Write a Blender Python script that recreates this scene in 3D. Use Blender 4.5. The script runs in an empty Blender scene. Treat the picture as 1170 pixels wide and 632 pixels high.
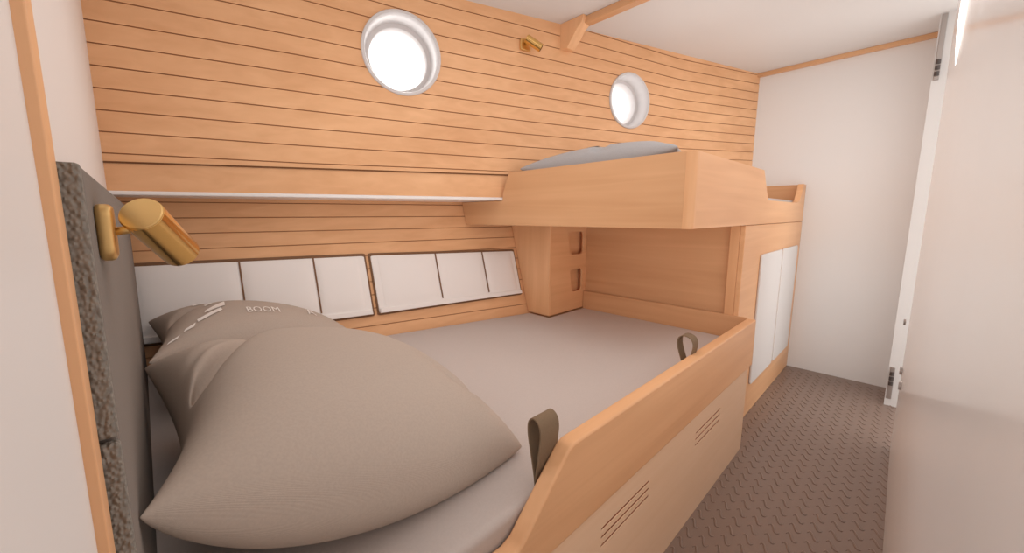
import bpy, bmesh, math, random
from mathutils import Vector, Matrix
random.seed(7)
C = bpy.context.scene.collection
PI = math.pi

# ------------------------------------------------------------------ helpers
def obj(name, bm, m, parent=None, smooth=False, bevel=0, seg=2, loc=None):
    bmesh.ops.recalc_face_normals(bm, faces=bm.faces)
    me = bpy.data.meshes.new(name); bm.to_mesh(me); bm.free()
    o = bpy.data.objects.new(name, me); C.objects.link(o)
    for mm in (m if isinstance(m, (list, tuple)) else [m]): me.materials.append(mm)
    if smooth:
        for p in me.polygons: p.use_smooth = True
    if bevel:
        b = o.modifiers.new('bevel', 'BEVEL'); b.width = bevel; b.segments = seg
        b.limit_method = 'ANGLE'; b.angle_limit = math.radians(35); b.harden_normals = False
        for p in me.polygons: p.use_smooth = True
        w = o.modifiers.new('wn', 'WEIGHTED_NORMAL'); w.keep_sharp = True
    if parent is not None: o.parent = parent
    if loc is not None: o.location = loc
    return o

def tag(o, label=None, cat=None, group=None, kind=None):
    if label: o['label'] = label
    if cat: o['category'] = cat
    if group: o['group'] = group
    if kind: o['kind'] = kind
    return o

def thing(name, label, cat, loc=(0, 0, 0), group=None):
    o = bpy.data.objects.new(name, None); C.objects.link(o); o.location = loc
    o.empty_display_size = .05
    return tag(o, label, cat, group)

def at(o, root):            # child built in world coordinates: keep it there under its root
    o.matrix_parent_inverse = Matrix.Translation(root.location).inverted()
    return o

def box(bm, x0, x1, y0, y1, z0, z1):
    v = [bm.verts.new((x, y, z)) for x in (x0, x1) for y in (y0, y1) for z in (z0, z1)]
    for f in ((0, 1, 3, 2), (4, 6, 7, 5), (0, 4, 5, 1), (2, 3, 7, 6), (0, 2, 6, 4), (1, 5, 7, 3)):
        bm.faces.new([v[i] for i in f])
    return bm
def B(*a): return box(bmesh.new(), *a)

def prism(poly, fr):        # closed prism: fr(u, v, t) -> point, t = 0 / 1
    bm = bmesh.new()
    a = [bm.verts.new(fr(u, v, 0)) for u, v in poly]; b = [bm.verts.new(fr(u, v, 1)) for u, v in poly]
    bm.faces.new(a); bm.faces.new(b[::-1])
    n = len(poly)
    for i in range(n): bm.faces.new((a[i], b[i], b[(i+1) % n], a[(i+1) % n]))
    return bm

def rrect(u0, u1, v0, v1, r, n=5):
    out = []
    for cx, cy, a0 in ((u1-r, v1-r, 0), (u0+r, v1-r, PI/2), (u0+r, v0+r, PI), (u1-r, v0+r, 1.5*PI)):
        for k in range(n+1):
            a = a0 + k*PI/2/n; out.append((cx+r*math.cos(a), cy+r*math.sin(a)))
    return out

def holed_plate(outline, holes, fr):
    """plate with openings; fr(u, v, t) -> point, t 0 / 1"""
    cu = bpy.data.curves.new('tmp', 'CURVE'); cu.dimensions = '2D'; cu.fill_mode = 'BOTH'; cu.extrude = .5
    for loop in [outline]+holes:
        s = cu.splines.new('POLY'); s.points.add(len(loop)-1); s.use_cyclic_u = True
        for p, (u, v) in zip(s.points, loop): p.co = (u, v, 0, 1)
    o = bpy.data.objects.new('tmp', cu)
    me = o.to_mesh()
    bm = bmesh.new(); bm.from_mesh(me); o.to_mesh_clear()
    bpy.data.objects.remove(o); bpy.data.curves.remove(cu)
    bmesh.ops.remove_doubles(bm, verts=bm.verts, dist=1e-6)
    for v in bm.verts: v.co = Vector(fr(v.co.x, v.co.y, v.co.z+.5))
    return bm

def tube(bm, pts, r, n=8, cap=True):
    pts = [Vector(p) for p in pts]; rings = []
    rr = r if isinstance(r, (list, tuple)) else [r]*len(pts)
    t0 = (pts[1]-pts[0]).normalized(); up = t0.orthogonal().normalized()
    for i, p in enumerate(pts):
        t = (pts[min(i+1, len(pts)-1)]-pts[max(i-1, 0)]).normalized()
        up = (up-t*up.dot(t)).normalized(); w = t.cross(up)
        rings.append([bm.verts.new(p+(up*math.cos(2*PI*k/n)+w*math.sin(2*PI*k/n))*rr[i]) for k in range(n)])
    for a, b in zip(rings, rings[1:]):
        for k in range(n): bm.faces.new((a[k], a[(k+1) % n], b[(k+1) % n], b[k]))
    if cap: bm.faces.new(rings[0][::-1]); bm.faces.new(rings[-1])
    return bm

def lathe(prof, M, n=48, close=False):     # prof (r, h) along local z, M 4x4
    bm = bmesh.new(); rings = []
    for r, h in prof:
        rings.append([bm.verts.new(M @ Vector((r*math.cos(2*PI*k/n), r*math.sin(2*PI*k/n), h))) for k in range(n)])
    pr = list(zip(rings, rings[1:]))
    if close: pr.append((rings[-1], rings[0]))
    for a, b in pr:
        for k in range(n): bm.faces.new((a[k], a[(k+1) % n], b[(k+1) % n], b[k]))
    return bm

def frame_z(loc, zdir, xhint=(0, 0, 1)):
    z = Vector(zdir).normalized(); x = Vector(xhint); x = (x-z*x.dot(z)).normalized(); y = z.cross(x)
    return Matrix(((x.x, y.x, z.x, loc[0]), (x.y, y.y, z.y, loc[1]), (x.z, y.z, z.z, loc[2]), (0, 0, 0, 1)))

# ------------------------------------------------------------------ materials
def mat(name, col, rough=.5, metal=0, spec=.5):
    m = bpy.data.materials.new(name); m.use_nodes = True
    b = m.node_tree.nodes['Principled BSDF']
    b.inputs['Base Color'].default_value = (*col, 1); b.inputs['Roughness'].default_value = rough
    b.inputs['Metallic'].default_value = metal; b.inputs['Specular IOR Level'].default_value = spec
    return m
def NN(m): return m.node_tree.nodes, m.node_tree.links, m.node_tree.nodes['Principled BSDF']

def wood(name, axis, dark=1.0, rough=.42):
    m = mat(name, (.6, .36, .2), rough); n, l, b = NN(m)
    tc = n.new('ShaderNodeTexCoord'); mp = n.new('ShaderNodeMapping')
    s = [26, 26, 26]; s[axis] = 1.1; mp.inputs['Scale'].default_value = s
    l.new(tc.outputs['Object'], mp.inputs['Vector'])
    t = n.new('ShaderNodeTexNoise'); t.inputs['Scale'].default_value = 1.0; t.inputs['Detail'].default_value = 5; t.inputs['Distortion'].default_value = .6
    l.new(mp.outputs['Vector'], t.inputs['Vector'])
    mp2 = n.new('ShaderNodeMapping'); s2 = [3.2, 3.2, 3.2]; s2[axis] = .8; mp2.inputs['Scale'].default_value = s2
    l.new(tc.outputs['Object'], mp2.inputs['Vector'])
    t2 = n.new('ShaderNodeTexNoise'); t2.inputs['Scale'].default_value = 1.6; t2.inputs['Detail'].default_value = 2
    l.new(mp2.outputs['Vector'], t2.inputs['Vector'])
    r1 = n.new('ShaderNodeValToRGB'); e = r1.color_ramp.elements
    c0 = [c*dark for c in WOOD_D]; c1 = [c*dark for c in WOOD_L]
    e[0].position = .32; e[0].color = (*c0, 1); e[1].position = .68; e[1].color = (*c1, 1)
    mx = n.new('ShaderNodeMix'); mx.data_type = 'FLOAT'; mx.inputs['Factor'].default_value = .5
    l.new(t.outputs['Fac'], mx.inputs[2]); l.new(t2.outputs['Fac'], mx.inputs[3])
    l.new(mx.outputs[0], r1.inputs['Fac']); l.new(r1.outputs['Color'], b.inputs['Base Color'])
    return m
WOOD_D = (.67, .360, .178); WOOD_L = (.82, .485, .262)
W_X = wood('wood grain along the room', 0); W_Y_SHADED = wood('cross-grain wood darkened for shade', 1, .87); W_Z = wood('upright wood grain', 2)  # cross-grain copy is darkened to carry the shade on end-facing panels
t_ = WOOD_D, WOOD_L; WOOD_D, WOOD_L = (.84, .58, .38), (.90, .65, .45)
W_GLOSS = wood('pale lacquered wood', 0, 1.0, .2); WOOD_D, WOOD_L = t_
GROOVE = mat('dark plank groove', (.46, .225, .105), .8)
GAP = mat('shadow gap', (.16, .07, .03), .9)
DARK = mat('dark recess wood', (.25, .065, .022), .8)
def paint(name, col, rough, bump=.02, scale=60):
    m = mat(name, col, rough); n, l, b = NN(m)
    t = n.new('ShaderNodeTexNoise'); t.inputs['Scale'].default_value = scale; t.inputs['Detail'].default_value = 3
    tc = n.new('ShaderNodeTexCoord'); l.new(tc.outputs['Object'], t.inputs['Vector'])
    bp = n.new('ShaderNodeBump'); bp.inputs['Strength'].default_value = bump; bp.inputs['Distance'].default_value = .002
    l.new(t.outputs['Fac'], bp.inputs['Height']); l.new(bp.outputs['Normal'], b.inputs['Normal'])
    return m
WALL = paint('white painted panel', (.76, .75, .74), .45)
WALL_GL = paint('white lacquered panel', (.77, .76, .75), .16, .01, 8)
CEIL = paint('ceiling paint', (.68, .67, .66), .6)
PORT = mat('white porthole metal', (.62, .60, .60), .3)
PANEL = paint('white padded fabric', (.85, .82, .80), .6, .15, 300)
JAMB = paint('door frame paint', (.60, .58, .565), .5)
DOORP = paint('white cabinet front', (.68, .655, .64), .6, .15, 300)
TRIMW = mat('white strip', (.82, .80, .79), .35)
PIPING = mat('brown piping', (.20, .105, .055), .7)
METAL = mat('brushed grey metal', (.42, .38, .36), .35, .8)
DKMETAL = mat('dark screws', (.10, .085, .08), .4, .7)
BRASS = mat('polished brass', (.83, .55, .20), .16, 1)
BRASS_S = mat('satin brass', (.85, .60, .26), .38, 1)
def cloth(name, col, sc=420, bump=.25, rough=.9, var=.03):
    m = mat(name, col, rough, 0, .2); n, l, b = NN(m)
    tc = n.new('ShaderNodeTexCoord')
    w1 = n.new('ShaderNodeTexWave'); w1.bands_direction = 'X'; w1.inputs['Scale'].default_value = sc; w1.inputs['Distortion'].default_value = 1.5
    w2 = n.new('ShaderNodeTexWave'); w2.bands_direction = 'Y'; w2.inputs['Scale'].default_value = sc; w2.inputs['Distortion'].default_value = 1.5
    for w in (w1, w2): l.new(tc.outputs['Object'], w.inputs['Vector'])
    a = n.new('ShaderNodeMath'); a.operation = 'ADD'; l.new(w1.outputs['Fac'], a.inputs[0]); l.new(w2.outputs['Fac'], a.inputs[1])
    bp = n.new('ShaderNodeBump'); bp.inputs['Strength'].default_value = bump; bp.inputs['Distance'].default_value = .001
    l.new(a.outputs[0], bp.inputs['Height']); l.new(bp.outputs['Normal'], b.inputs['Normal'])
    t = n.new('ShaderNodeTexNoise'); t.inputs['Scale'].default_value = 260; l.new(tc.outputs['Object'], t.inputs['Vector'])
    r = n.new('ShaderNodeValToRGB'); e = r.color_ramp.elements
    e[0].position = .35; e[0].color = (*[c*(1-var) for c in col], 1); e[1].position = .65; e[1].color = (*[c*(1+var) for c in col], 1)
    l.new(t.outputs['Fac'], r.inputs['Fac']); l.new(r.outputs['Color'], b.inputs['Base Color'])
    return m
PILLOW = cloth('grey brown pillow linen', (.45, .38, .325))
PILLOW_B = cloth('cool grey pillow linen', (.42, .42, .43))
SHEET = cloth('pale grey sheet', (.51, .455, .425), 300, .12, .9, .02)
STRAP = cloth('olive brown webbing', (.24, .17, .11), 700, .4)
PRINT = mat('white print', (.86, .82, .78), .6)
HEAD = cloth('charcoal upholstery', (.21, .185, .165), 350, .2)
def boucle():
    m = mat('grey textured upholstery', (.17, .155, .14), .8); n, l, b = NN(m)
    tc = n.new('ShaderNodeTexCoord'); v = n.new('ShaderNodeTexVoronoi'); v.inputs['Scale'].default_value = 320; v.feature = 'SMOOTH_F1'
    mp = n.new('ShaderNodeMapping'); mp.inputs['Scale'].default_value = (1, 1, .7); mp.inputs['Rotation'].default_value = (0, .6, 0)
    l.new(tc.outputs['Object'], mp.inputs['Vector']); l.new(mp.outputs['Vector'], v.inputs['Vector'])
    bp = n.new('ShaderNodeBump'); bp.inputs['Strength'].default_value = .8; bp.inputs['Distance'].default_value = .006; bp.invert = True
    l.new(v.outputs['Distance'], bp.inputs['Height']); l.new(bp.outputs['Normal'], b.inputs['Normal'])
    r = n.new('ShaderNodeValToRGB'); e = r.color_ramp.elements
    e[0].position = .0; e[0].color = (.29, .27, .235, 1); e[1].position = .75; e[1].color = (.19, .172, .15, 1)
    l.new(v.outputs['Distance'], r.inputs['Fac']); l.new(r.outputs['Color'], b.inputs['Base Color'])
    return m
BOUCLE = boucle()
FLOOR = paint('brown grey studded rubber', (.215, .150, .120), .32, .1, 40)
GLASS = bpy.data.materials.new('window glass'); GLASS.use_nodes = True
n_, l_, b_ = NN(GLASS); n_.remove(b_)
tr = n_.new('ShaderNodeBsdfTransparent'); gl = n_.new('ShaderNodeBsdfGlossy'); gl.inputs['Roughness'].default_value = .05
mx_ = n_.new('ShaderNodeMixShader')
mx_.inputs[0].default_value = .05; l_.new(tr.outputs[0], mx_.inputs[1]); l_.new(gl.outputs[0], mx_.inputs[2])
l_.new(mx_.outputs[0], n_['Material Output'].inputs['Surface'])
GLOW = bpy.data.materials.new('glare glow'); GLOW.use_nodes = True  # emission stands in for a reflected glare on the lacquered panel
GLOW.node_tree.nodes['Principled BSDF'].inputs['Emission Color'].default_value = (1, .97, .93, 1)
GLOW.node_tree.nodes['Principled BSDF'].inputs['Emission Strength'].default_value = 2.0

# ------------------------------------------------------------------ dimensions
ZC = 2.01; XF = 3.285; XL = -.073
HT = Vector((.957, -.2904, 0)).normalized()          # along the upper hull lining, towards the bow
HN = Vector((.2904, .957, 0)).normalized()           # outwards
def yu(x): return 1.792-.3035*x                      # upper lining
def yl(x, z): return 1.8175-.219*x+.273*(z-.49)      # lower, flared lining

# ------------------------------------------------------------------ shell
def S(o): return tag(o, kind='structure')
# floor with raised S studs
bm = B(-.3, XF+.1, -.8, 2.2, -.06, 0)
def stud(cx, cy):
    pts = []
    for k in range(13):
        t = -1+2*k/12
        u = .0185*math.sin(2.0*t); w = -.0125*math.sin(PI*t)
        pts.append((cx+u*.42-w*.91, cy+u*.91+w*.42, 0))
    rr = [.001, .002, .0029, .0035, .0038, .0039, .0039, .0039, .0038, .0035, .0029, .002, .001]
    tube(bm, pts, rr, 8, True)
for i in range(44):
    for j in range(12):
        x = .75+i*.057; y = -.028+j*.047
        if x < 1.93 and y > .40: continue
        stud(x, y)
for v in bm.verts:
    if v.co.z > 0: v.co.z *= .75
fl = S(obj('floor', bm, FLOOR))
for p in fl.data.polygons: p.use_smooth = p.area < .01
S(obj('ceiling', prism([(-.12, -.8), (-.12, yu(-.12)+.04), (XF+.05, yu(XF+.05)+.04), (XF+.05, -.8)], lambda u, v, t: (u, v, ZC+.04*t)), CEIL))
# left bulkhead, far bulkhead
wl = prism([(XL-.05, -.2), (-.0501, -.2), (-.0501, .407), (XL, .407), (XL, 2.12), (XL-.05, 2.12)], lambda u, v, t: (u, v, t*ZC))
S(obj('wall_left', wl, WALL))
S(obj('wall_far', B(XF, XF+.05, -.2, yu(XF)+.03, 0, ZC), WALL))
# right side: lacquered panel with rounded end, unseen gap left open to let sky light in, jamb at the far end
bm = prism([(-.10, -.045), (1.2, -.0455), (2.40, -.037), (2.424, -.042), (2.432, -.056), (2.432, -.075), (-.10, -.075)], lambda u, v, t: (u, v, t*ZC))
S(obj('wall_right', bm, WALL_GL))
t2 = S(obj('trim_1', prism([(2.985, -.12), (2.985, .002), (XF, .002), (XF, -.12)], lambda u, v, t: (u, v, t*ZC)), JAMB))

# upper hull lining: planks with v-grooves, porthole cut-outs
PX = [-.09, .26, .52, 1.06, 1.48, 2.54, 3.30]
REF = [1.470, 1.467, 1.464, 1.458, 1.457, 1.462, 1.488]
SP = [.0686, .0682, .0675, .0635, .0628, .0577, .0570]
def lerp_tab(tab, x):
    x = max(PX[0], min(PX[-1], x))
    for i in range(len(PX)-1):
        if x <= PX[i+1]:
            t = (x-PX[i])/(PX[i+1]-PX[i]); return tab[i]*(1-t)+tab[i+1]*t
def zp(k, x): return lerp_tab(REF, x)+k*lerp_tab(SP, x)
def zg(x): return 1.238+.0115*(x+.07)               # bottom edge of planking
bm = bmesh.new()
NX = 34
xs = [-.09+(3.30+.09)*i/NX for i in range(NX+1)]
g = .0042; dep = .005
cols = []
def rows(x):
    out = []                                      # (z, depth)
    out.append((zg(x), 0))
    for k in range(-5, 12):
        z = zp(k, x)
        out += [(z-g/2, 0), (z-g*.3, dep), (z+g*.3, dep), (z+g/2, 0)]
    out.append((ZC+.02, 0))
    lo = zg(x)
    return [(min(max(z, lo), ZC+.02), d) for z, d in out]
grid = []
for x in xs:
    grid.append([bm.verts.new((x, yu(x)+d, z)) for z, d in rows(x)])
for a, b in zip(grid, grid[1:]):
    for i in range(len(a)-1):
        f = bm.faces.new((a[i], b[i], b[i+1], a[i+1]))
        if i > 0 and (i-1) % 4 in (0, 1, 2) and i < len(a)-2: f.material_index = 1
bmesh.ops.dissolve_degenerate(bm, dist=1e-5, edges=bm.edges)
wall_back = S(obj('wall_back', bm, [W_X, GROOVE]))
PORTS = [((.902, 1.518, 1.738), .171), ((2.148, 1.14, 1.696), .152)]
# cut the porthole openings into the planking (circle cut with bmesh)
bm = bmesh.new(); bm.from_mesh(wall_back.data)
for c, R in PORTS:
    c = Vector(c); Rc = R*.93; n = 40
    ring = []
    for k in range(n):
        a0 = 2*PI*k/n
        p = c+HT*(Rc*math.cos(a0))+Vector((0, 0, Rc*math.sin(a0)))
        nrm = (HT*math.cos(a0)+Vector((0, 0, math.sin(a0))))
        fs = [f for f in bm.faces if (f.calc_center_median()-c).length < R*2.2]
        geom = set(fs)
        for f in fs: geom.update(f.verts); geom.update(f.edges)
        bmesh.ops.bisect_plane(bm, geom=list(geom), plane_co=p, plane_no=nrm, dist=1e-6)
    kill = [f for f in bm.faces if math.hypot((f.calc_center_median()-c).dot(HT), f.calc_center_median().z-c.z) < Rc*.9985]
    bmesh.ops.delete(bm, geom=kill, context='FACES')
bm.to_mesh(wall_back.data); bm.free()

# band below the planking, white edge strip, its underside
bm = bmesh.new()
q = [(-.09, .0), (3.30, 0)]
va = []
for x in (-.09, 3.30):
    va.append([bm.verts.new(p) for p in ((x, yu(x)+.006, zg(x)+.02), (x, yu(x)+.006, 1.136), (x, yu(x)+.04, 1.136), (x, yu(x)+.04, zg(x)+.02))])
for i in range(4): bm.faces.new((va[0][i], va[1][i], va[1][(i+1) % 4], va[0][(i+1) % 4]))
bm.faces.new(va[0]); bm.faces.new(va[1][::-1])
band = obj('lining_band', bm, W_X, wall_back); tag(band, 'plain wooden band below the planking')
bm = bmesh.new(); va = []
for x in (-.09, 3.30):
    va.append([bm.verts.new(p) for p in ((x, yu(x)+.001, zg(x)), (x, yu(x)+.001, zg(x)-.0055), (x, yu(x)+.012, zg(x)-.0055), (x, yu(x)+.012, zg(x)))])
for i in range(4): bm.faces.new((va[0][i], va[1][i], va[1][(i+1) % 4], va[0][(i+1) % 4]))
bm.faces.new(va[0]); bm.faces.new(va[1][::-1])
obj('shadow_gap', bm, GAP, wall_back)
bm = bmesh.new(); va = []
for x in (-.09, 3.30):
    va.append([bm.verts.new(p) for p in ((x, yu(x)-.004, 1.141), (x, yu(x)-.004, 1.127), (x, yl(x, 1.13)+.02, 1.127), (x, yl(x, 1.13)+.02, 1.141))])
for i in range(4): bm.faces.new((va[0][i], va[1][i], va[1][(i+1) % 4], va[0][(i+1) % 4]))
bm.faces.new(va[0]); bm.faces.new(va[1][::-1])
S(obj('trim_2', bm, TRIMW, bevel=.003))
# lower flared lining, planked
bm = bmesh.new(); grid = []
lz = [1.11-.0620*k for k in range(0, 9)]+[.534]
for x in (-.09, .8, 1.7, 2.5, 3.30):
    row = [bm.verts.new((x, yl(x, 1.16), 1.16))]
    for z in lz:
        for zz, d in ((z+g/2, 0), (z+g*.3, dep), (z-g*.3, dep), (z-g/2, 0)):
            row.append(bm.verts.new((x, yl(x, zz)+d, zz)))
    row.append(bm.verts.new((x, yl(x, .2), .2)))
    grid.append(row)
for a, b in zip(grid, grid[1:]):
    for i in range(len(a)-1):
        f = bm.faces.new((a[i], b[i], b[i+1], a[i+1]))
        if i > 0 and (i-1) % 4 in (0, 1, 2) and i < len(a)-2: f.material_index = 1
low = obj('lower_planking', bm, [W_X, GROOVE], wall_back)
# portholes
for i, (c, R) in enumerate(PORTS):
    M = frame_z(c, HN)
    prof = [(R, .006), (R, -.004), (R*.985, -.007), (R*.93, -.007), (R*.915, -.003), (R*.90, .02), (R*.86, .062), (R*.85, .067), (R*.755, .071), (R*.735, .078), (R*.70, .112), (R*.70, .140), (R*.93, .140), (R*.93, .02)]
    w = S(obj(f'window_{i+1}', lathe(prof, M, 64, True), PORT, smooth=True))
    w.modifiers.new('e', 'EDGE_SPLIT').split_angle = math.radians(40)
    bm = lathe([(0.0001, .113), (R*.705, .113), (R*.705, .119), (0.0001, .119)], M, 48)
    obj('glass_pane', bm, GLASS, w)

# trims: ceiling batten on the far bulkhead, ceiling beam with knee bracket, upright post
S(obj('trim_3', B(XF-.028, XF, -.05, yu(XF)+.02, 1.985, ZC), W_Y_SHADED, bevel=.003))
beam = S(obj('trim_4', B(1.705, 1.752, -.06, 1.29, 1.978, ZC), W_Y_SHADED, bevel=.003))
yk = yu(1.70)+.02
prof = [(yk, ZC), (yk, 1.888), (yk-.055, 1.884)]
prof += [(yk-.082, 1.915), (yk-.115, 1.957), (yk-.14, 1.978), (yk-.15, ZC)]
br = obj('knee_bracket', prism(prof, lambda u, v, t: (1.680+t*.066, u, v)), W_Z, beam, bevel=.003)
S(obj('trim_5', B(XL, -.043, .407, .436, 0, ZC), W_Z, bevel=.0015))

# ------------------------------------------------------------------ upper bunk
YB = .483; XE = 1.356
bunk = thing('upper_bunk', 'wooden upper bunk with high solid sides above the far end of the lower berth', 'bunk', (XE, YB, 1.003))
ye = lambda z: yl(XE, z)
out = [(YB+.03, 1.003), (1.655, 1.003), (ye(1.03)-.004, 1.03), (ye(1.125)-.003, 1.125), (yu(XE)-.012, 1.125), (yu(XE)-.012, 1.158), (yu(XE)-.055, 1.258), (YB+.03, 1.258)]
at(obj('end_panel', prism(out, lambda u, v, t: (XE+.03*t, u, v)), W_Y_SHADED, bunk, bevel=.0012), bunk)
cp = [(XE+.03, YB), (XE+.03, YB+.03), (XE, YB+.03)]+[(XE+.022*(1-math.sin(a)), YB+.022*(1-math.cos(a))) for a in [PI/2*k/8 for k in range(8, -1, -1)]]
at(obj('corner_post', prism(cp, lambda u, v, t: (u, v, 1.003+.2545*t)), W_Z, bunk, smooth=False), bunk)
side = [(XE+.03, 1.003), (XF-.002, 1.003), (XF-.002, 1.243), (3.20, 1.243), (3.17, 1.19), (3.12, 1.135), (3.04, 1.12), (2.335, 1.12), (2.325, 1.124), (2.215, 1.25), (2.208, 1.257), (XE+.03, 1.257)]
at(obj('side_panel', prism(side, lambda u, v, t: (u, YB+.03*t, v)), W_X, bunk, bevel=.0015), bunk)
at(obj('foot_panel', B(XF-.027, XF-.002, YB+.03, .775, 1.003, 1.243), W_Y_SHADED, bunk, bevel=.003), bunk)
bot = [(XE+.03, YB+.03), (XE+.03, 1.34), (XF-.03, .77), (XF-.03, YB+.03)]
at(obj('bottom_board', prism(bot, lambda u, v, t: (u, v, 1.006+.02*t)), W_X, bunk), bunk)
mt = prism([(XE+.035, YB+.035), (XE+.035, 1.33), (XF-.035, .76), (XF-.035, YB+.035)], lambda u, v, t: (u, v, 1.028+.112*t))
tag(obj('bunk_mattress', mt, SHEET, bevel=.02, seg=3), 'pale grey mattress lying in the upper bunk, seen past its lowered side', 'mattress')

# ------------------------------------------------------------------ cabinet under the bunk
XC = 1.985
cab = thing('cabinet', 'wooden cabinet with white fronts under the upper bunk, facing the passage', 'cabinet', (XC, YB, 0))
face = [(XC, 0), (XF-.002, 0), (XF-.002, 1.001), (XC, 1.001)]
at(obj('front_panel', B(XC, XF-.002, YB, YB+.02, 0, 1.001), W_X, cab, bevel=.003), cab)
at(obj('stile', B(XC, XC+.03, YB+.02, YB+.058, 0, 1.001), W_Z, cab, bevel=.002), cab)
at(obj('back_panel', B(XC+.022, XC+.037, YB+.058, 1.42, 0, 1.001), W_Y_SHADED, cab), cab)
at(obj('body', B(XC+.037, XF-.004, YB+.02, 1.0, 0, .9), W_X, cab), cab)
for x0, x1 in ((2.275, 2.725), (2.752, 3.165)):
    d = at(obj('door', prism(rrect(x0, x1, .172, .852, .02), lambda u, v, t: (u, YB-.010*t, v)), DOORP, cab, bevel=.004, seg=2), cab)
    d['label'] = 'white door panel'
    for fx in (x0+.022, x1-.022):
        for fz in (.196, .828):
            bm = lathe([(.0001, 0), (.006, 0), (.006, .003), (.0001, .004)], frame_z((fx, YB-.010, fz), (0, -1, 0)), 12)
            obj('fastener', bm, METAL, d).matrix_parent_inverse = d.matrix_parent_inverse.copy()

# shelf column beside the hull, under the bunk
col = thing('shelf_column', 'square wooden column with two open cubbies under the bunk, against the hull', 'column', (1.65, 1.30, .49))
pf = [(1.30, .492), (yl(1.65, .49)-.004, .492), (yl(1.65, 1.0)-.004, 1.001), (1.30, 1.001)]
at(obj('front_panel', prism(pf, lambda u, v, t: (1.65+.018*t, u, v)), W_Z, col, bevel=.002), col)
def slant(x0, x1, z0, z1, s):    # rounded opening whose left edge leans
    return [(u+s*(z1-v)*(1 if u < (x0+x1)/2 else 0), v) for u, v in rrect(x0, x1, z0, z1, .022)]
holes = [slant(1.81, 1.972, .822, .955, .25), slant(1.838, 1.965, .60, .735, .2)]
ol = [(1.668, .492), (XC+.02, .492), (XC+.02, 1.001), (1.668, 1.001)]
at(obj('side_panel', holed_plate(ol, holes, lambda u, v, t: (u, 1.30+.014*t, v)), W_X, col), col)
at(obj('cubby_lining', box(box(B(1.70, XC+.02, 1.335, 1.343, .50, .99), 1.70, XC+.02, 1.315, 1.335, .575, .59), 1.70, XC+.02, 1.315, 1.335, .79, .805), W_X, col), col)

# ------------------------------------------------------------------ lower berth
YO = .412
berth = thing('lower_berth', 'wooden lower berth base with sloped leeboard and slotted front along the passage', 'bed', (.4, YO, 0))
rail = [(-.028, .382), (1.982, .382), (1.982, .59), (.618, .59), (.600, .584), (.462, .456), (.440, .448), (-.028, .448)]
at(obj('leeboard', prism(rail, lambda u, v, t: (u, YO+.036*t, v)), W_X, berth, bevel=.006, seg=3), berth)
slots = []
for x0, x1 in ((.742, .99), (1.335, 1.585)):
    for z in (.315, .2925, .270): slots.append(rrect(x0, x1, z-.0035, z+.0035, .0034, 3))
ol = [(-.028, 0), (1.930, 0), (1.930, .380), (-.028, .380)]
fp = at(obj('front_panel', holed_plate(ol, slots, lambda u, v, t: (u, YO+.004+.0018*t, v)), W_GLOSS, berth), berth)
at(obj('panel_core', B(-.028, 1.930, YO+.0085, YO+.0104, 0, .38), W_GLOSS, berth), berth)
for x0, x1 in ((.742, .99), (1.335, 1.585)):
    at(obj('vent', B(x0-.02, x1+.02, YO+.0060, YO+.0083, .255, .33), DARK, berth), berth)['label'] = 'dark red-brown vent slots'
at(obj('base_end', B(1.914, 1.930, YO+.0105, YB, 0, .38), W_Z, berth), berth)
at(obj('end_board', B(XC-.005, XC-.0005, YO+.036, 1.298, .405, .592), W_Y_SHADED, berth, bevel=.002), berth)
def ribbon(path, w, th):
    bm = bmesh.new(); rings = []
    P = [Vector((0, p[0], p[1])) for p in path]
    for i, p in enumerate(P):
        t = (P[min(i+1, len(P)-1)]-P[max(i-1, 0)]).normalized(); nr = Vector((0, -t.z, t.y))
        rings.append([bm.verts.new(p+nr*s*th/2+Vector((q, 0, 0))) for s, q in ((-1, 0), (1, 0), (1, w), (-1, w))])
    for a, b in zip(rings, rings[1:]):
        for k in range(4): bm.faces.new((a[k], a[(k+1) % 4], b[(k+1) % 4], b[k]))
    bm.faces.new(rings[0]); bm.faces.new(rings[-1][::-1])
    return bm
ctrl = [(0, 0), (.004, .03), (-.006, .075), (-.016, .118), (-.016, .138), (-.008, .151), (.008, .158), (.024, .158), (.037, .150), (.042, .136), (.038, .112), (.022, .07), (.008, .03), (.003, 0)]
loop = []
for k in range(len(ctrl)-1):
    p0, p1_, p2_, p3 = [Vector(ctrl[max(0, min(len(ctrl)-1, k+d))]) for d in (-1, 0, 1, 2)]
    for q in range(4):
        t = q/4
        loop.append(.5*((2*p1_)+(p2_-p0)*t+(2*p0-5*p1_+4*p2_-p3)*t*t+(3*p1_-p0-3*p2_+p3)*t*t*t))
loop.append(Vector(ctrl[-1]))
for (sx, lab, wd, sq) in ((.545, 'olive webbing loop at the sloped end of the leeboard', .058, .55), (1.318, 'olive webbing loop near the cabinet end of the leeboard', .042, .85)):
    s = obj('strap_loop', ribbon([(p.x*sq, p.y) for p in loop], wd, .003), STRAP, berth, smooth=False)
    s.matrix_parent_inverse = Matrix.Translation(berth.location).inverted()
    s.location = (sx, YO+.041, .49); s['label'] = lab

# mattress: follows the lining
ms = []
poly = [(XL+.002, YO+.040), (XC-.008, YO+.040), (XC-.008, 1.294), (1.646, 1.294), (1.646, yl(1.646, .49)-.02), (XL+.002, yl(-.07, .49)-.02)]
mbm = prism(poly, lambda u, v, t: (u, v, .405+.085*t))
tag(obj('mattress', mbm, SHEET, bevel=.016, seg=3), 'large pale grey mattress on the lower berth under the grey pillows', 'mattress')
at(obj('bed_board', prism(poly, lambda u, v, t: (u, v, .385+.018*t)), W_X, berth), berth)

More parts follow.
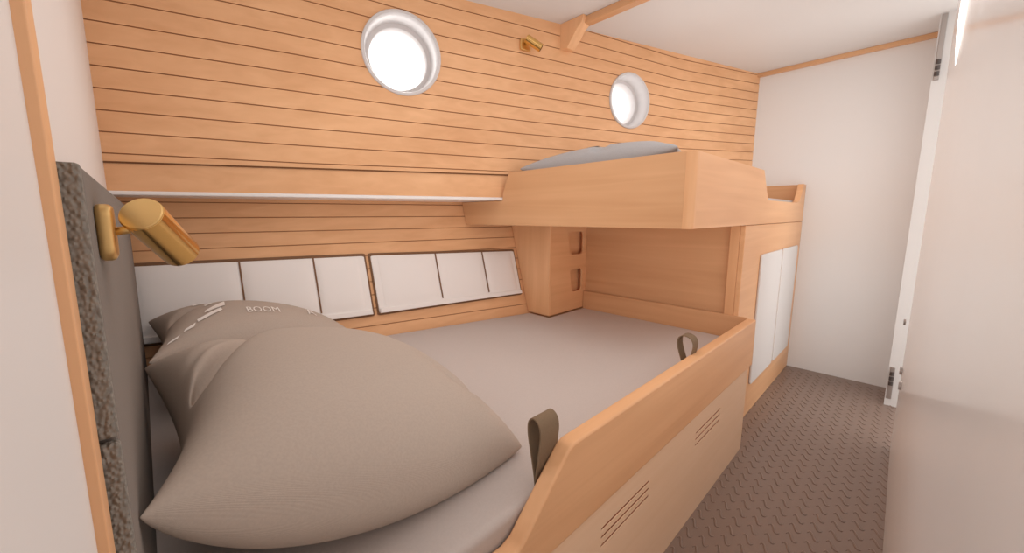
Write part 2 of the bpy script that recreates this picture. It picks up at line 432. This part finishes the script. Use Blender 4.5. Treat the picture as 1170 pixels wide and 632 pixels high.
# ------------------------------------------------------------------ headboard
head = thing('headboard', 'charcoal upholstered headboard panel against the white bulkhead, behind the pillows', 'headboard', (XL, .45, .4))
def yh(z): return yl(-.05, z)-.045
pts = [(.450, .492), (.450, 1.085), (.458, 1.094), (yh(1.094), 1.094), (yh(.492), .492)]
at(obj('face_pad', prism(pts, lambda u, v, t: (XL+.001+.041*t, u, v)), HEAD, head, bevel=.006, seg=3), head)
e1 = at(obj('edge_pad', B(XL+.001, -.0310, .4385, .4500, .862, 1.093), BOUCLE, head, bevel=.003, seg=2), head)
e2 = at(obj('edge_pad', B(XL+.001, -.0310, .4385, .4500, .46, .857), BOUCLE, head, bevel=.003, seg=2), head)
for e in (e1, e2): e['label'] = 'rough woven grey edge pad'

# ------------------------------------------------------------------ hull lockers
def make_locker(name, label, x0, x1, zt0, zt1, zb0, zb1, divs):
    r = thing(name, label, 'locker', (x0, yl(x0, .58), .58), 'white lockers along the hull')
    def P(u, w, d):      # u 0..1 along, w 0..1 up, d towards the room
        x = x0+(x1-x0)*u; z = (zb0+(zb1-zb0)*u)*(1-w)+(zt0+(zt1-zt0)*u)*w
        return (x-.21*d, yl(x, z)-.94*d, z+.25*d)
    L = x1-x0; H = zt0-zb0
    at(obj('piping_border', prism(rrect(0, 1, 0, 1, .02), lambda u, v, t: P(u, v, .0005+.006*t)), PIPING, r, bevel=.002), r)
    at(obj('tray', prism(rrect(.010, .990, .030, .955, .02), lambda u, v, t: P(u, v, .004+.010*t)), PANEL, r, bevel=.003), r)
    for a, b in zip(divs, divs[1:]):
        ua = (a-x0)/L; ub = (b-x0)/L
        bm = bmesh.new(); n, m = 14, 10; gr = []
        for i in range(n+1):
            row = []
            for j in range(m+1):
                s, t = i/n, j/m
                puff = (1-(2*s-1)**6)*(1-(2*t-1)**6)
                row.append(bm.verts.new(P(ua+.004+(ub-ua-.008)*s, .125+.815*t, .0145+.007*puff**.5)))
            gr.append(row)
        for i in range(n):
            for j in range(m): bm.faces.new((gr[i][j], gr[i+1][j], gr[i+1][j+1], gr[i][j+1]))
        d = at(obj('door', bm, PANEL, r, smooth=True), r)
    at(obj('ledge', prism([(.012, .028), (.988, .028), (.985, .105), (.015, .105)], lambda u, v, t: P(u, v, .012+.016*t)), PANEL, r, bevel=.003), r)
    # narrow shadow slits between the doors
    for a in divs[1:-1]:
        ua = (a-x0)/L
        at(obj('divider', prism([(ua-.0035, .14), (ua+.0035, .14), (ua+.0035, .955), (ua-.0035, .955)], lambda u, v, t: P(u, v, .014+.004*t)), PIPING, r), r)
    return r
make_locker('hull_locker', 'long white hull locker nearer the headboard, behind the pillows', -.062, .795, .880, .872, .575, .578, [-.035, .293, .568, .762])
make_locker('hull_locker', 'white hull locker next to the wooden column, right of the other locker', .808, 1.632, .872, .852, .578, .590, [.845, 1.142, 1.415, 1.605])

# ------------------------------------------------------------------ pillows
class Pillow:
    def __init__(s, bl, br, tr, tl, th, dent=.10, seed=0, crease=(), zmin=.491, dl=None, df=None, sag=0):
        s.zmin = zmin; s.dl = dent if dl is None else dl; s.df = dent if df is None else df; s.sag = sag
        s.c = [Vector(p) for p in (bl, br, tr, tl)]; s.th = th; s.dent = dent; s.seed = seed; s.crease = crease
        s.n = (s.c[1]-s.c[0]).cross(s.c[3]-s.c[0]).normalized()
        if s.n.z < 0: s.n = -s.n
    def at(s, u, v, side):
        d = s.dent
        dl = s.dl if u < 0 else d
        df = s.df if v < 0 else d
        uu = u*(1-dl*(1-v*v)*u*u); vv = v*(1-df*(1-u*u)*v*v)
        a, b = (uu+1)/2, (vv+1)/2
        p = s.c[0]*(1-a)*(1-b)+s.c[1]*a*(1-b)+s.c[2]*a*b+s.c[3]*(1-a)*b
        aa = max(0, min(1, a)); p.z -= s.sag*math.sin(PI*aa**.75)*(1-max(0, min(1, b)))**.6
        k = max(0, (1-u*u))*max(0, (1-v*v))
        h = s.th*(k**.42)
        if side > 0:
            for (u0, v0, u1, v1, w, amp) in s.crease:
                du, dv = u1-u0, v1-v0; L2 = du*du+dv*dv; L = math.sqrt(L2)
                t = max(0, min(1, ((u-u0)*du+(v-v0)*dv)/L2))
                dd = math.hypot(u-u0-t*du, v-v0-t*dv)
                h -= amp*math.exp(-(dd/w)**2)*(1-t)**.7*min(1, k*6)
            h += .004*math.sin(3.1*u+2*v+s.seed)*k**.5
        q = p+s.n*h*(side if side > 0 else side*.80)
        q.z = max(q.z, s.zmin)
        return q
    def mesh(s, N=56):
        bm = bmesh.new(); U = [math.sin(PI/2*(-1+2*i/N)) for i in range(N+1)]
        top = [[bm.verts.new(s.at(u, v, 1)) for v in U] for u in U]
        bot = [[top[i][j] if i in (0, N) or j in (0, N) else bm.verts.new(s.at(U[i], U[j], -1)) for j in range(N+1)] for i in range(N+1)]
        for i in range(N):
            for j in range(N):
                bm.faces.new((top[i][j], top[i+1][j], top[i+1][j+1], top[i][j+1]))
                bm.faces.new((bot[i][j], bot[i][j+1], bot[i+1][j+1], bot[i+1][j]))
        return bm
    def marks(s, polys, off=.0015):
        bm = bmesh.new()
        for poly in polys:
            bm.faces.new([bm.verts.new(s.at(u, v, 1)+s.n*off) for u, v in poly])
        return bm
    def text(s, rows, off=.0015):      # rows: (string, u0, v0, du along, dv up)
        bm = bmesh.new()
        for st, u0, v0, su, sv in rows:
            cu = bpy.data.curves.new('tmp', 'FONT'); cu.body = st; cu.size = 1; cu.resolution_u = 2
            o = bpy.data.objects.new('tmp', cu); me = o.to_mesh()
            b2 = bmesh.new(); b2.from_mesh(me); o.to_mesh_clear()
            bmesh.ops.triangulate(b2, faces=b2.faces)
            bmesh.ops.subdivide_edges(b2, edges=b2.edges, cuts=1)
            for v in b2.verts: v.co = s.at(u0+v.co.x*su, v0+v.co.y*sv, 1)+s.n*off
            tmp = bpy.data.meshes.new('tmp'); b2.to_mesh(tmp); b2.free(); bm.from_mesh(tmp)
            bpy.data.meshes.remove(tmp); bpy.data.objects.remove(o); bpy.data.curves.remove(cu)
        return bm

p1 = Pillow((-.030, .515, .735), (.625, .565, .506), (.60, 1.19, .53), (-.026, 1.235, .678), .185, .12, 0,
            crease=((-1.0, -.06, -.32, .85, .085, .095), (-1.0, .35, -.5, .8, .05, .02), (.80, -.78, .42, -.1, .05, .018), (.95, -.6, .5, -.55, .05, .010)), dl=.17, df=-.04, sag=.038)
tag(obj('pillow', p1.mesh(), PILLOW, smooth=True), 'plain grey-brown pillow in front, nearest the aisle', 'pillow', 'pillows on the lower berth')
p2 = Pillow((-.018, 1.262, .682), (.61, 1.235, .53), (.58, 1.69, .53), (-.012, 1.82, .672), .140, .12, 1.5,
            crease=((-1.0, .05, -.45, .55, .10, .03),))
o2 = tag(obj('pillow', p2.mesh(), PILLOW, smooth=True), 'grey-brown pillow with white lettering, behind the plain pillow and by the hull', 'pillow', 'pillows on the lower berth')
for row in [('BOOM', -.30, -.46, .105, .26), ('A', .30, -.42, .14, .36)]:
    obj('printed_lettering', p2.text([row], .003), PRINT, o2)['label'] = 'white print'
for quad in [[(-.82, .54), (-.75, .57), (-.74, .64), (-.81, .61)], [(-.70, .44), (-.57, .56), (-.56, .66), (-.69, .54)], [(-.63, .0), (-.55, .12), (-.56, .20), (-.64, .08)],
             [(-.66, -.30), (-.46, -.12), (-.44, .12), (-.65, -.22)], [(-.72, -.56), (-.50, -.30), (-.51, -.20), (-.73, -.48)], [(-.83, -.72), (-.75, -.66), (-.74, -.56), (-.82, -.66)], [(-.925, -.87), (-.86, -.82), (-.85, -.76), (-.92, -.83)]]:
    bm = bmesh.new(); n, m = 8, 3
    gr = [[bm.verts.new(p2.at(*(sum(w*q[c] for w, q in zip(((1-a)*(1-b), a*(1-b), a*b, (1-a)*b), quad)) for c in (0, 1)), 1)+p2.n*.003) for b in [k/m for k in range(m+1)]] for a in [k/n for k in range(n+1)]]
    for a in range(n):
        for b in range(m): bm.faces.new((gr[a][b], gr[a+1][b], gr[a+1][b+1], gr[a][b+1]))
    obj('print_mark', bm, PRINT, o2)
pb = Pillow((1.40, .560, 1.282), (1.85, .58, 1.21), (1.80, 1.25, 1.20), (1.40, 1.295, 1.275), .105, .1, .6, zmin=1.141, crease=((-.9, -.1, -.3, .0, .05, .03), (-.9, -.95, -.5, -.7, .06, .03)))
ob = tag(obj('bunk_pillow', pb.mesh(36), PILLOW_B, smooth=True), 'cool grey pillow in the upper bunk, showing above its end panel', 'pillow')

bm = bmesh.new()
gr = [[bm.verts.new(pb.at(-.52+.05*b, .06+.035*a, 1)+pb.n*.002) for b in range(4)] for a in range(5)]
for a in range(4):
    for b in range(3): bm.faces.new((gr[a][b], gr[a+1][b], gr[a+1][b+1], gr[a][b+1]))
obj('print_mark', bm, PRINT, ob)

# ------------------------------------------------------------------ brass reading lamps
def make_sconce(name, label, loc, rz):
    r = thing(name, label, 'lamp', loc, 'brass reading lamps')
    r.rotation_euler = (0, 0, rz)
    obj('wall_plate', prism(rrect(-.030, .030, -.027, .027, .012), lambda u, v, t: (.0005+.012*t, u, v)), BRASS_S, r, bevel=.004, seg=3)
    ax = Vector((.38, .751, -.54)).normalized()
    c = Vector((.033, -.010, .018))
    M = frame_z(c, ax, (0, -1, 0))
    R = .019; Lh = .084
    # shade: tube with a notch in its top cap where the arm enters
    prof = [(.0001, 0), (R-.0015, 0), (R, .0015), (R, Lh-.001), (R-.0008, Lh), (R-.002, Lh), (R-.002, .006), (.0001, .006)]
    sh = obj('shade', lathe(prof, M, 48), BRASS, r, smooth=True)
    sh.modifiers.new('e', 'EDGE_SPLIT').split_angle = math.radians(35)
    bm = tube(bmesh.new(), [(.010, 0, 0), (.022, 0, .002), tuple(c+ax*.018)], .0042, 12)
    obj('arm', bm, BRASS_S, r, smooth=True)
    obj('cap', lathe([(.0001, -.0012), (R*.93, -.0012), (R*.98, .0), (R*.98, .001), (.0001, .001)], M, 48), BRASS_S, r)
    obj('bulb', lathe([(.0001, .03), (.010, .03), (.012, .045), (.010, .058), (.004, .064), (.0001, .065)], M, 20), TRIMW, r, smooth=True)
    return r
make_sconce('reading_lamp', 'large brass reading lamp on the charcoal headboard', (-.0315, .528, 1.036), 0)
make_sconce('reading_lamp', 'small-looking brass reading lamp on the planked wall between the two portholes', (1.480, yu(1.480), 1.872), math.atan2(-.957, -.2904))

# ------------------------------------------------------------------ door hinges and added glare sliver on the right
def make_hinge(name, label, z0, z1, zk):
    r = thing(name, label, 'hinge', (2.985, -.010, z0))
    at(obj('leaf', B(2.979, 2.985, -.022, -.003, z0, z1), METAL, r, bevel=.002), r)
    for k in range(3):
        bm = tube(bmesh.new(), [(2.974, -.012, zk+.028*k), (2.974, -.012, zk+.028*k+.018)], .009, 12)
        at(obj('knuckle', bm, DKMETAL, r), r)
make_hinge('door_hinge', 'grey metal door hinge high on the right-hand jamb', 1.70, 2.005, 1.72)
make_hinge('door_hinge', 'grey metal door hinge low on the right-hand jamb near the floor', .04, .22, .12)

glare_root = thing('glare_sliver', 'slim curved glowing sliver standing in for a glare high on the right-hand panel', 'lamp', (1.80, -.044, 1.45))  # no fitting here: glowing shape added in place of a reflection
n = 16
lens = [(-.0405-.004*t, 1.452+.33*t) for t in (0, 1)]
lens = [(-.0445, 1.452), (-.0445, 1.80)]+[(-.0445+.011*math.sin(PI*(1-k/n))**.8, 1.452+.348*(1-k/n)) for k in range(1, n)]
at(obj('glare_face', prism(lens, lambda u, v, t: (1.80+.02*t, u, v)), GLOW, glare_root), glare_root)
at(obj('glare_back', B(1.795, 1.825, -.0465, -.0440, 1.47, 1.79), TRIMW, glare_root), glare_root)

# ------------------------------------------------------------------ camera
cam = bpy.data.cameras.new('camera'); co = bpy.data.objects.new('camera', cam); C.objects.link(co)
bpy.context.scene.camera = co
F = 434.7; CX, CY = 552.2, 306.6
cam.sensor_width = 36; cam.sensor_fit = 'HORIZONTAL'; cam.lens = F/1170*36
cam.shift_x = (585-CX)/1170; cam.shift_y = -(316-CY)/1170
cam.clip_start = .005
pi, ya, ro = math.radians(7.85), math.radians(48.18), math.radians(-.29)
fw = Vector((math.cos(ya)*math.cos(pi), math.sin(ya)*math.cos(pi), -math.sin(pi)))
r0 = fw.cross(Vector((0, 0, 1))).normalized(); u0 = r0.cross(fw)
r = r0*math.cos(ro)+u0*math.sin(ro); u = -r0*math.sin(ro)+u0*math.cos(ro)
co.matrix_world = Matrix(((r.x, u.x, -fw.x, 0), (r.y, u.y, -fw.y, 0), (r.z, u.z, -fw.z, 1.05), (0, 0, 0, 1)))

# ------------------------------------------------------------------ light
def area(name, loc, sx, sy, energy, col, rot=(0, 0, 0)):
    L = bpy.data.lights.new(name, 'AREA'); L.shape = 'RECTANGLE'; L.size = sx; L.size_y = sy; L.energy = energy; L.color = col
    o = bpy.data.objects.new(name, L); C.objects.link(o); o.location = loc; o.rotation_euler = rot
    return o
LC = (1, .91, .86)
area('ceiling_fill', (1.08, .62, ZC-.02), .35, .9, .5, LC)  # unseen fill added under the ceiling to brighten the berth
area('passage_fill', (1.70, .12, ZC-.02), .9, .16, 1.2, LC)  # another added fill out of view, lifts the passage side
for c, R in PORTS:                                    # daylight outside the portholes
    c = Vector(c); p = c+HN*.30
    L = bpy.data.lights.new('porthole_daylight', 'AREA'); L.shape = 'DISK'; L.size = .3; L.energy = 1.2; L.color = (1, .97, .94)
    o = bpy.data.objects.new('porthole_daylight', L); C.objects.link(o)
    o.matrix_world = frame_z(p, HN)
w = bpy.data.worlds.new('sky'); bpy.context.scene.world = w; w.use_nodes = True
w.node_tree.nodes['Background'].inputs['Color'].default_value = (1, .93, .88, 1)
w.node_tree.nodes['Background'].inputs['Strength'].default_value = 1.12
sc = bpy.context.scene
sc.view_settings.view_transform = 'Standard'; sc.view_settings.look = 'None'
sc.view_settings.gamma = 1; sc.view_settings.use_curve_mapping = False
sc.view_settings.exposure = .41
sc.cycles.max_bounces = 16; sc.cycles.diffuse_bounces = 14

sc.cycles.use_fast_gi = True; sc.cycles.fast_gi_method = 'ADD'
w.light_settings.ao_factor = .33; w.light_settings.distance = .7
